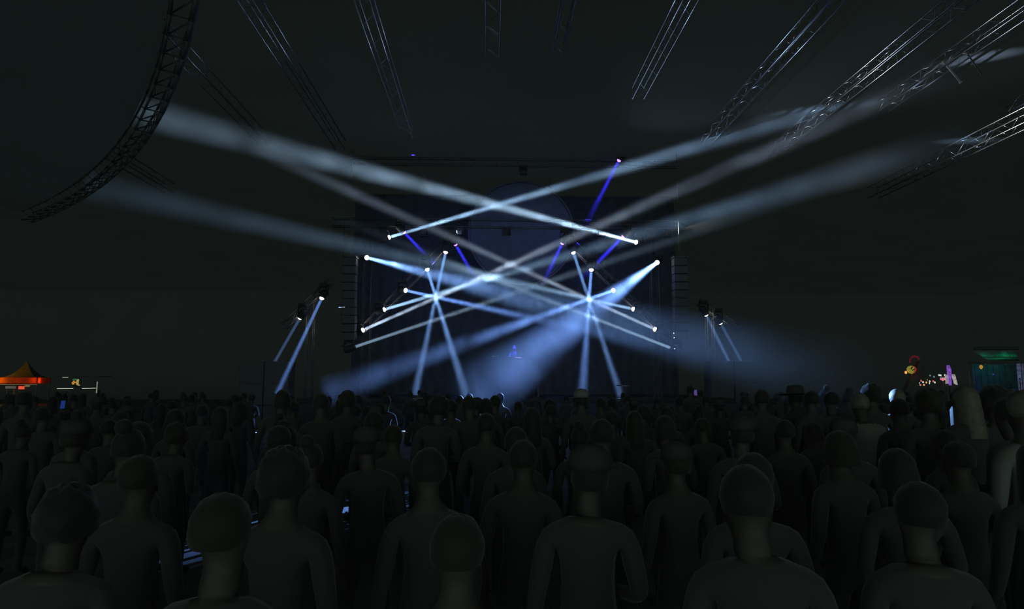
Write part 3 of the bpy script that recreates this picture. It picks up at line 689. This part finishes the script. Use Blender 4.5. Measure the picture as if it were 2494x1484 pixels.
# -- peaked orange tent, far left
TY = 60.0; mpp = TY/F
c = P(62, 930, TY)
tent = thing('peaked_tent', 'peaked tent with a glowing orange and red valance, far left', 'tent', (c.x, TY, 0), (0, 0, math.atan2(-c.x, TY)))
r_ = 54.6*mpp; zv0 = P(48, 935, TY).z; zv1 = P(48, 920, TY).z; zp = P(62, 879, TY).z
cor = [Vector((r_*math.cos(math.radians(a)), r_*math.sin(math.radians(a)), 0)) for a in (-156, -66, 24, 114)]
for k in range(4):
    A, B = cor[k], cor[(k+1) % 4]
    def roofface(bm):
        prev = None; n = 10
        for i in range(n+1):
            f = i/n; h = (zp-zv1)*(f**2.1); w = 1-f
            cL = A*w; cR = B*w; row = [bm.verts.new((v.x, v.y, zv1+h)) for v in (cL, cL.lerp(cR, .5), cR)]
            if prev and i < n+1:
                for u in range(2): bm.faces.new((prev[u], prev[u+1], row[u+1], row[u]))
            prev = row
        bmesh.ops.remove_doubles(bm, verts=bm.verts, dist=.002)
    part('roof_panel', roofface, M['lit_face_cloth'] if k == 0 else M['dark_cloth'], tent, True)  # front-left face is the lit one: warm light put into its colour
    def val(bm):
        n = 12; prev = None
        for i in range(n+1):
            v = A.lerp(B, i/n); zz = zv0+.05*abs(math.sin(i*math.pi/2)); row = (bm.verts.new((v.x, v.y, zz)), bm.verts.new((v.x, v.y, zv1)))
            if prev: bm.faces.new((prev[0], row[0], row[1], prev[1]))
            prev = row
    part('valance', val, M['orange_cloth'], tent)
    part('pole', lambda b: tube(b, (A.x*.97, A.y*.97, 0), (A.x*.97, A.y*.97, zv1), .04, 8), M['post'], tent)
e0, e1 = cor[0], cor[1]; inw = Vector((.25, .9, 0))
for f, col, pw in ((.06, (1, .42, .08), 7), (.5, (1, .16, .08), 1.6), (.94, (1, .15, .03), 7)):
    p = e0.lerp(e1, f)+Vector((.12, .38, (zv0+zv1)/2))
    part('bulb', lambda b: bmesh.ops.create_icosphere(b, subdivisions=1, radius=.03, matrix=Matrix.Translation(p+Vector((0, 0, .2)))), glow('tent bulb', col, 2), tent)
    bulb_light(tent, p, col, pw)
bulb_light(tent, (-2.6, -1.1, zv1+.35), (1, .55, .1), 30)
part('outside_lamp', lambda b: (tube(b, (-2.7, -.9, 0), (-2.7, -.9, zv1+.1), .025, 8), box(b, (-2.75, -.9, zv1+.12), (.12, .12, .1), .01)), M['post'], tent)
part('hem_strip', lambda b: tube(b, e0+Vector((0, -.02, zv0-.07)), e1+Vector((0, -.02, zv0-.07)), .022, 6), glow('warm hem strip', (1, .55, .3), .16), tent)
def flatbox(name, x0, x1, y0, y1, Y, m, label, cat, depth=.12, base=None):
    a = P(x0, y1, Y); b_ = P(x1, y0, Y); t = thing(name, label, cat, ((a.x+b_.x)/2, Y, 0))
    part('panel', lambda b: box(b, (0, 0, (a.z+b_.z)/2), (b_.x-a.x, depth, b_.z-a.z), .01), m, t)
    part('frame', lambda b: (box(b, (0, .03, b_.z+.015), (b_.x-a.x+.06, depth, .03)), box(b, (0, .03, a.z-.015), (b_.x-a.x+.06, depth, .03))), M['post'], t)
    for s in (-1, 1): part('leg', lambda b: box(b, (s*(b_.x-a.x)*.4, .05, a.z/2), (.05, .05, a.z)), M['post'], t)
    return t
flatbox('menu_board', 14, 38, 941, 947, 58.4, glow('lit grey board', (.45, .5, .55), .10, (.35, .37, .38)), 'grey lit board under the orange tent valance, left end', 'board')
flatbox('light_box', 45.5, 59, 941, 948.5, 58.4, glow('red light box', (1, .10, .05), .75, (.7, .15, .1)), 'small red glowing light box under the orange tent valance', 'lightbox')
flatbox('serving_hatch', 61, 72, 939, 942, 58.4, glow('cream hatch', (.8, .62, .3), .25), 'thin cream lit strip right of the red light box', 'sign')
# -- bar booth with round sign
BY = 50.0
a = P(120, 950, BY); b_ = P(240, 920, BY)
bar = thing('bar_booth', 'dark bar booth with a thin white lit counter edge and a white post, left', 'booth', (a.x, BY, 0))
wb = b_.x-a.x; zc = P(180, 947, BY).z
part('counter', lambda b: box(b, (wb*.55, .2, zc/2-.05), (wb*.86, .6, zc-.1), .02), M['dark_cloth'], bar)
part('roof', lambda b: box(b, (wb*.5, .9, P(180, 917, BY).z), (wb*1.0, 1.6, .05), .02), M['post'], bar)
for (x0, x1, y) in ((139, 178, 947), (200, 206, 947), (204, 222, 946.5), (223, 233, 946)):
    q0 = P(x0, y, BY-.12)-Vector((a.x, BY, 0)); q1 = P(x1, y-.3, BY-.12)-Vector((a.x, BY, 0))
    part('counter_light', lambda b: tube(b, q0, q1, .024, 8), glow('white counter light', (.85, .88, .72), .62), bar)
q0 = P(152, 920, BY)-Vector((a.x, BY, 0)); q1 = P(166, 919.8, BY)-Vector((a.x, BY, 0))
part('roof_light', lambda b: tube(b, q0, q1, .018, 8), glow('dim roof light', (.8, .75, .55), .4), bar)
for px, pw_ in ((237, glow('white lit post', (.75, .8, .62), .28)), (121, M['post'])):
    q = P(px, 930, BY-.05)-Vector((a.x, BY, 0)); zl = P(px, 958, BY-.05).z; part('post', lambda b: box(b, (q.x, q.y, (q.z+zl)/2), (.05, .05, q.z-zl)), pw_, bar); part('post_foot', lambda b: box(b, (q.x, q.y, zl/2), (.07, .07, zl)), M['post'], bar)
q = P(187, 932, BY-.3)
sg = thing('round_sign', 'round green sign with an orange arrow above the bar counter, left', 'sign', q)
part('disc', lambda b: lathe(b, [(.0005, .05), (.32, .05), (.34, 0), (.32, -.05), (.0005, -.05)], 32, Matrix.Rotation(math.pi/2, 4, 'X')), mat('dim green board', (.05, .16, .09), .6, noise=.3), sg)
part('green_cap', lambda b: lathe(b, [(.20, .0), (.23, .06), (.14, .10), (.0005, .12)], 20, Matrix.Translation((-.06, -.02, .16)) @ Matrix.Diagonal((1.1, .5, 1, 1))), glow('green glow', (.12, .5, .2), .22, (.1, .4, .2)), sg)
def arrow(bm):
    pts = [(-.32, -.02), (-.16, .14), (-.12, .06), (.0, .05), (.0, -.04), (-.13, -.05), (-.15, -.14), (-.24, -.16)]
    f = [bm.verts.new((x, -.09, z)) for x, z in pts]; k = [bm.verts.new((x, -.05, z)) for x, z in pts]
    bm.faces.new(f); bm.faces.new(k[::-1])
    for i in range(len(pts)): j = (i+1) % len(pts); bm.faces.new((f[i], k[i], k[j], f[j]))
part('orange_arrow', arrow, glow('orange glow', (.9, .42, .06), .5, (.6, .3, .1)), sg)
part('yellow_plate', lambda b: (box(b, (.10, -.08, .14), (.17, .04, .2), .02), box(b, (.10, -.08, -.08), (.16, .04, .2), .02), box(b, (.21, -.08, -.19), (.16, .04, .06), .02)), glow('yellow glow', (.9, .62, .2), .42, (.6, .45, .15)), sg)
part('hanger', lambda b: (tube(b, (-.2, 0, .2), (-.2, .3, P(187, 917, BY).z-q.z), .012, 6), tube(b, (.2, 0, .2), (.2, .3, P(187, 917, BY).z-q.z), .012, 6)), M['post'], sg)

# -- right side: lanterns, bulbs, lit columns, green roofed stall
RY = 45.0
dark = thing('side_tent', 'dark slanted tent flap in front of the coloured lights, right', 'tent', (P(2245, 930, RY-.8).x, RY-.8, 0))
x0 = P(2245, 930, RY-.8).x
tri = [P(2262, 882, RY-.8), P(2240, 880, RY-.8), P(2196, 968, RY-.8), P(2222, 968, RY-.8)]
def flap(bm):
    f = [bm.verts.new((v.x-x0, -.03, v.z)) for v in tri]; k = [bm.verts.new((v.x-x0+.1, .5, v.z)) for v in tri]
    bm.faces.new(f); bm.faces.new(k[::-1])
    for i in range(4): j = (i+1) % 4; bm.faces.new((f[i], k[i], k[j], f[j]))
part('flap', flap, M['dark_cloth'], dark)
part('ridge_pole', lambda b: tube(b, tri[1]-Vector((x0, RY-.8, 0)), tri[1]-Vector((x0-3, RY-4.8, 0)), .04, 8), M['post'], dark)
part('pole', lambda b: tube(b, (tri[0].x-x0, .2, 0), (tri[0].x-x0, .2, tri[0].z), .04, 8), M['post'], dark)
part('guy_stake', lambda b: tube(b, (tri[3].x-x0, .1, 0), (tri[3].x-x0, .1, tri[3].z+.1), .04, 8), M['post'], dark)
q = P(2220, 901, RY-1.0); ln = thing('paper_lantern', 'yellow and red lit paper lantern beside the dark slanted flap', 'lantern', q)
def half(bm, s):
    lathe(bm, [(.04, -.28), (.17, -.22), (.27, -.06), (.29, .06), (.22, .2), (.06, .27)], 24)
    kill = [v for v in bm.verts if v.co.x*s < -.001-.0]; bmesh.ops.delete(bm, geom=kill, context='VERTS')
part('yellow_shade', lambda b: half(b, -1), glow('yellow paper', (.62, .55, .08), .32, (.7, .6, .2)), ln, True)
part('red_shade', lambda b: half(b, 1), glow('red paper', (.75, .09, .04), .30, (.7, .15, .1)), ln, True)
part('dark_band', lambda b: (box(b, (-.14, -.26, .12), (.05, .05, .2), 0, Matrix.Rotation(.6, 3, 'Y')), box(b, (-.05, -.28, .0), (.2, .04, .05), 0, Matrix.Rotation(-.5, 3, 'Y'))), M['black'], ln)
part('cord', lambda b: tube(b, (0, 0, .27), (0, 0, 1.2), .01, 5), M['black'], ln)
q = P(2228, 880, RY-.6); ar = thing('red_arch', 'dim red lit arch above the paper lantern', 'arch', q)
for i in range(7):
    t0 = math.radians(200-i*26); t1 = math.radians(200-(i+1)*26+5)
    part('segment', lambda b: tube(b, (.33*math.cos(t0), 0, .33*math.sin(t0)), (.33*math.cos(t1), 0, .33*math.sin(t1)), .06, 8), glow('dim red glow', (.5, .03, .06), .16, (.4, .05, .06)), ar)
part('pole', lambda b: tube(b, (.2, .1, -q.z), (.2, .1, .2), .03, 8), M['post'], ar)
BUL = [(495, 762, 'R', 'red'), (458, 797, 'W', 'white'), (480, 840, 'S', 'salmon'), (533, 790, 'W', 'white'), (550, 840, 'O', 'orange'), (595, 795, 'O', 'orange'), (622, 745, 'O', 'orange'),
       (658, 772, 'W', 'white'), (650, 808, 'W', 'white'), (725, 770, 'R', 'red'), (757, 795, 'W', 'white'), (665, 662, 'T', 'teal'), (740, 686, 'T', 'teal'), (835, 655, 'W', 'white'),
       (868, 658, 'W', 'white'), (947, 655, 'W', 'white'), (205, 603, 'X', 'orange')]
GC = {'R': ((1, .18, .12), .7), 'W': ((.85, .95, .9), .7), 'S': ((1, .4, .3), .6), 'O': ((1, .5, .08), .8), 'T': ((.3, .65, .6), .3), 'X': ((1, .3, .04), 1.6)}
GM = {k: glow('bulb glass '+k, *v) for k, v in GC.items()}
MESHB = {}
for k in GC:
    bm = bmesh.new(); s = 1.5 if k == 'X' else 1.0
    lathe(bm, [(.0005, -.075*s), (.035*s, -.06*s), (.052*s, -.015*s), (.04*s, .035*s), (.02*s, .06*s)], 14); MESHB[k] = mesh_of(bm, 'glass', GM[k], True)
bm = bmesh.new(); tube(bm, (0, 0, .055), (0, 0, .11), .022, 10); CAP = mesh_of(bm, 'socket', M['black'])
bm = bmesh.new(); tube(bm, (0, 0, .1), (0, 0, .9), .005, 5); WIRE = mesh_of(bm, 'wire', M['black'])
for (cx, cy, k, cn) in BUL:
    px, py = 2180+cx/7.81, 830+cy/7.81
    if k == 'X': lab = 'bright orange bulb hanging lowest beside the paper lantern'
    else:
        n_ = sorted(b[0] for b in BUL if b[3] == cn and b[2] != 'X'); o_ = ('first', 'second', 'third', 'fourth', 'fifth', 'sixth', 'seventh', 'eighth')[n_.index(cx)]
        lab = 'tiny %s bulb, %s of its colour counted from the dark slanted flap' % (cn, o_)
    t = thing('hanging_bulb', lab, 'bulb', P(px, py, RY+(.3 if k != 'X' else -.9)), group='coloured bulbs on the right')
    new_obj('glass', MESHB[k], t); new_obj('socket', CAP, t); new_obj('wire', WIRE, t)
q = P(2296, 924, RY+.2); pk = thing('pink_lamp', 'glowing pink crown-shaped lamp left of the violet column', 'lamp', q)
part('bowl', lambda b: lathe(b, [(.02, -.12), (.15, -.02), (.16, .03), (.02, .03)], 18), glow('pink glow', (1, .22, .32), .8), pk, True)
for i in range(5): part('ray', lambda b: tube(b, (-.12+.06*i, 0, .03), (-.17+.085*i, 0, .15), .016, 6, .006), glow('pale pink glow', (1, .6, .7), .7), pk)
part('stem', lambda b: tube(b, (0, 0, -.12), (0, 0, -q.z), .02, 8), M['post'], pk)
def column(pts, m, label, cat, name):
    b0 = P(*pts[0], RY); t = thing(name, label, cat, (b0.x, RY, 0)); n = len(pts)
    L = [P(x, y, RY)-Vector((b0.x, RY, 0)) for x, y in pts]
    def f(bm):
        fr = [bm.verts.new((v.x, -.08, v.z)) for v in L]; bk = [bm.verts.new((v.x, .08, v.z)) for v in L]
        bm.faces.new(fr); bm.faces.new(bk[::-1])
        for i in range(n): j = (i+1) % n; bm.faces.new((fr[i], bk[i], bk[j], fr[j]))
    part('lit_panel', f, m, t)
    lo = min(v.z for v in L); mid = sum(v.x for v in L)/n
    part('base', lambda b: (box(b, (mid, 0, lo/2), (.16, .18, lo), .01)), M['post'], t)
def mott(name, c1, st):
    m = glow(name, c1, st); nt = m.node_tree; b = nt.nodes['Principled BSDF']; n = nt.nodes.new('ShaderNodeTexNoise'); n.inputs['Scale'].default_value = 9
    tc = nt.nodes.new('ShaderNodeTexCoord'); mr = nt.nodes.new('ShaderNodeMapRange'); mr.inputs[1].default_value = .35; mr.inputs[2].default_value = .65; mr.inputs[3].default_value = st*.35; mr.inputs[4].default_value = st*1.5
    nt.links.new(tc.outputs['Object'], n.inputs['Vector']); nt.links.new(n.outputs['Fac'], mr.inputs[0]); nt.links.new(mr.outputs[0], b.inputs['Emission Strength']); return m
column([(2307, 890), (2311, 890), (2315, 899), (2316, 939), (2310, 938)], mott('violet panel', (.32, .10, .75), .55), 'tall glowing violet column behind the crowd, right', 'column', 'light_column')
column([(2303.0, 913), (2305.0, 913), (2306.5, 935), (2304.5, 935)], mott('white strip', (.6, .62, .52), .42), 'thin white lit post against the violet column', 'post', 'light_post')
column([(2319, 912), (2324, 912), (2331, 938), (2325, 935)], mott('white panel', (.65, .62, .58), .42), 'leaning white lit panel right of the violet column', 'lamp', 'leaning_panel_lamp')
# green roofed stall
st = thing('green_roof_stall', 'market stall with a green lit underside of its roof, right edge', 'stall', (P(2430, 930, 46).x, 46, 0))
O = Vector((P(2430, 930, 46).x, 46, 0))
rp = [P(2372, 857, 44), P(2474, 857, 44), P(2483, 880, 48), P(2412, 880, 48)]
NP = 5
for i in range(NP):
    f0, f1 = i/NP, (i+1)/NP-.012
    c4 = [rp[0].lerp(rp[1], f0)-O, rp[0].lerp(rp[1], f1)-O, rp[3].lerp(rp[2], f1)-O, rp[3].lerp(rp[2], f0)-O]
    def pan(bm):
        lo = [bm.verts.new(v) for v in c4]; hi = [bm.verts.new(v+Vector((0, 0, .05))) for v in c4]
        bm.faces.new(lo); bm.faces.new(hi[::-1])
        for u in range(4): w_ = (u+1) % 4; bm.faces.new((lo[u], hi[u], hi[w_], lo[w_]))
    part('roof_panel', pan, mat('white roof sheet', (.6, .62, .6), .6, noise=.25, nscale=3) if i == 0 else bpy.data.materials['white roof sheet'], st)
m_ = (rp[0]+rp[1])/2-O
part('cross_beam', lambda b: tube(b, rp[0].lerp(rp[3], .5)-O-Vector((0, 0, .05)), rp[1].lerp(rp[2], .5)-O-Vector((0, 0, .05)), .04, 8), M['post'], st)
for py, h_ in ((851, .10), (846, .07)):
    A = P(2369, py, 44.0)-O; B = P(2480, py, 44.0)-O
    part('fascia_board', lambda b: box(b, ((A.x+B.x)/2, A.y-.05, A.z), (B.x-A.x, .05, h_)), mat('dark teal board', (.10, .19, .19), .7, noise=.3), st)
A = P(2360, 884, 44.2)-O; B = P(2494, 884, 44.2)-O
part('front_beam', lambda b: box(b, ((A.x+B.x)/2, A.y, A.z), (B.x-A.x, .12, .14), .01), M['dark_cloth'], st)
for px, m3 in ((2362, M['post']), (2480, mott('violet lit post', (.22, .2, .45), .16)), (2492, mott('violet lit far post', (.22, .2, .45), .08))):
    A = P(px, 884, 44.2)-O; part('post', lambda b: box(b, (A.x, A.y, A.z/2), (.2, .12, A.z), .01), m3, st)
A = P(2358, 888, 47.5)-O; B = P(2476, 888, 47.5)-O
part('back_wall', lambda b: [box(b, (A.x+(B.x-A.x)*(i+.5)/8, A.y, A.z/2), ((B.x-A.x)/8-.03, .05, A.z)) for i in range(8)], mat('navy boards', (.16, .19, .34), .8, noise=.3, nscale=2), st)
part('counter', lambda b: box(b, (0, -1.4, .55), (3.2, .5, 1.1), .02), M['dark_cloth'], st)
for px, pw_, col in ((2400, 3.0, (.02, 1, .38)), (2450, 5.0, (.02, 1, .38))):
    A = P(px, 890, 46.2)-O
    part('green_lamp', lambda b: (tube(b, A+Vector((0, 0, -.05)), A+Vector((0, 0, .0)), .06, 12), tube(b, A+Vector((0, 0, .0)), A+Vector((0, 0, .35)), .01, 5)), M['black'], st)
    bulb_light(st, A+Vector((0, 0, .06)), col, pw_)
A = P(2385, 925, 46.6)-O; bulb_light(st, A+Vector((0, -.3, 0)), (.2, .3, 1), 2.2)
part('blue_lamp', lambda b: tube(b, A+Vector((0, -.3, -A.z)), A+Vector((0, -.3, -.08)), .03, 8), M['post'], st)
q = P(2389.5, 894, 44.6); ol = thing('orange_lantern', 'small orange lantern under the green roofed stall', 'lantern', q)
part('shade', lambda b: lathe(b, [(.03, -.16), (.10, -.05), (.115, .03), (.06, .12), (.02, .14)], 18), glow('orange shade', (.75, .38, .03), .5), ol, True)
part('cord', lambda b: tube(b, (0, 0, .14), (0, 0, P(2389, 884, 44.6).z-q.z), .008, 5), M['black'], ol)
q = P(2463, 929, 44.6); tl = thing('teal_plant', 'clump of leaves lit teal under the green roofed stall', 'plant', (q.x, 44.6, 0))
part('pot', lambda b: lathe(b, [(.10, 0), (.15, .0), (.2, q.z-.5), (.17, q.z-.5), (.0005, q.z-.55)], 18), M['post'], tl)
for i in range(26):
    an = rnd.uniform(0, 6.28); ln_ = rnd.uniform(.2, .42); el = rnd.uniform(.2, 1.3); d = Vector((math.cos(an)*math.cos(el), math.sin(an)*math.cos(el), math.sin(el)))
    def leaf(bm):
        sd = d.cross(Vector((0, 0, 1))).normalized()*.05; b0 = Vector((0, 0, q.z-.5)); ms_ = b0+d*ln_*.6; tip = b0+d*ln_+Vector((0, 0, -.04))
        v = [bm.verts.new(x) for x in (b0, ms_+sd, tip, ms_-sd)]; n_ = [bm.verts.new(x.co+Vector((0, 0, -.006))) for x in v]
        bm.faces.new(v); bm.faces.new(n_[::-1])
        for u in range(4): w_ = (u+1) % 4; bm.faces.new((v[u], n_[u], n_[w_], v[w_]))
    part('leaf', leaf, M.setdefault('leaf', mat('leaf', (.12, .3, .22), .5, noise=.2)), tl)
bulb_light(tl, (0, -.75, q.z+.25), (.03, .6, .7), .9)
part('teal_lamp', lambda b: (tube(b, (0, -.75, 0), (0, -.75, q.z+.18), .02, 8), tube(b, (0, -.75, q.z+.14), (0, -.75, q.z+.2), .05, 10)), M['black'], tl)
q = P(2419, 912, 44.8); bl = thing('blue_bulb', 'pinpoint blue bulb in the middle of the green roofed stall', 'bulb', q)
part('glass', lambda b: bmesh.ops.create_icosphere(b, subdivisions=2, radius=.05), glow('blue bulb', (.06, .08, .6), .5), bl, True)
part('cord', lambda b: tube(b, (0, 0, .05), (0, 0, P(2419, 884, 44.8).z-q.z), .006, 5), M['black'], bl)
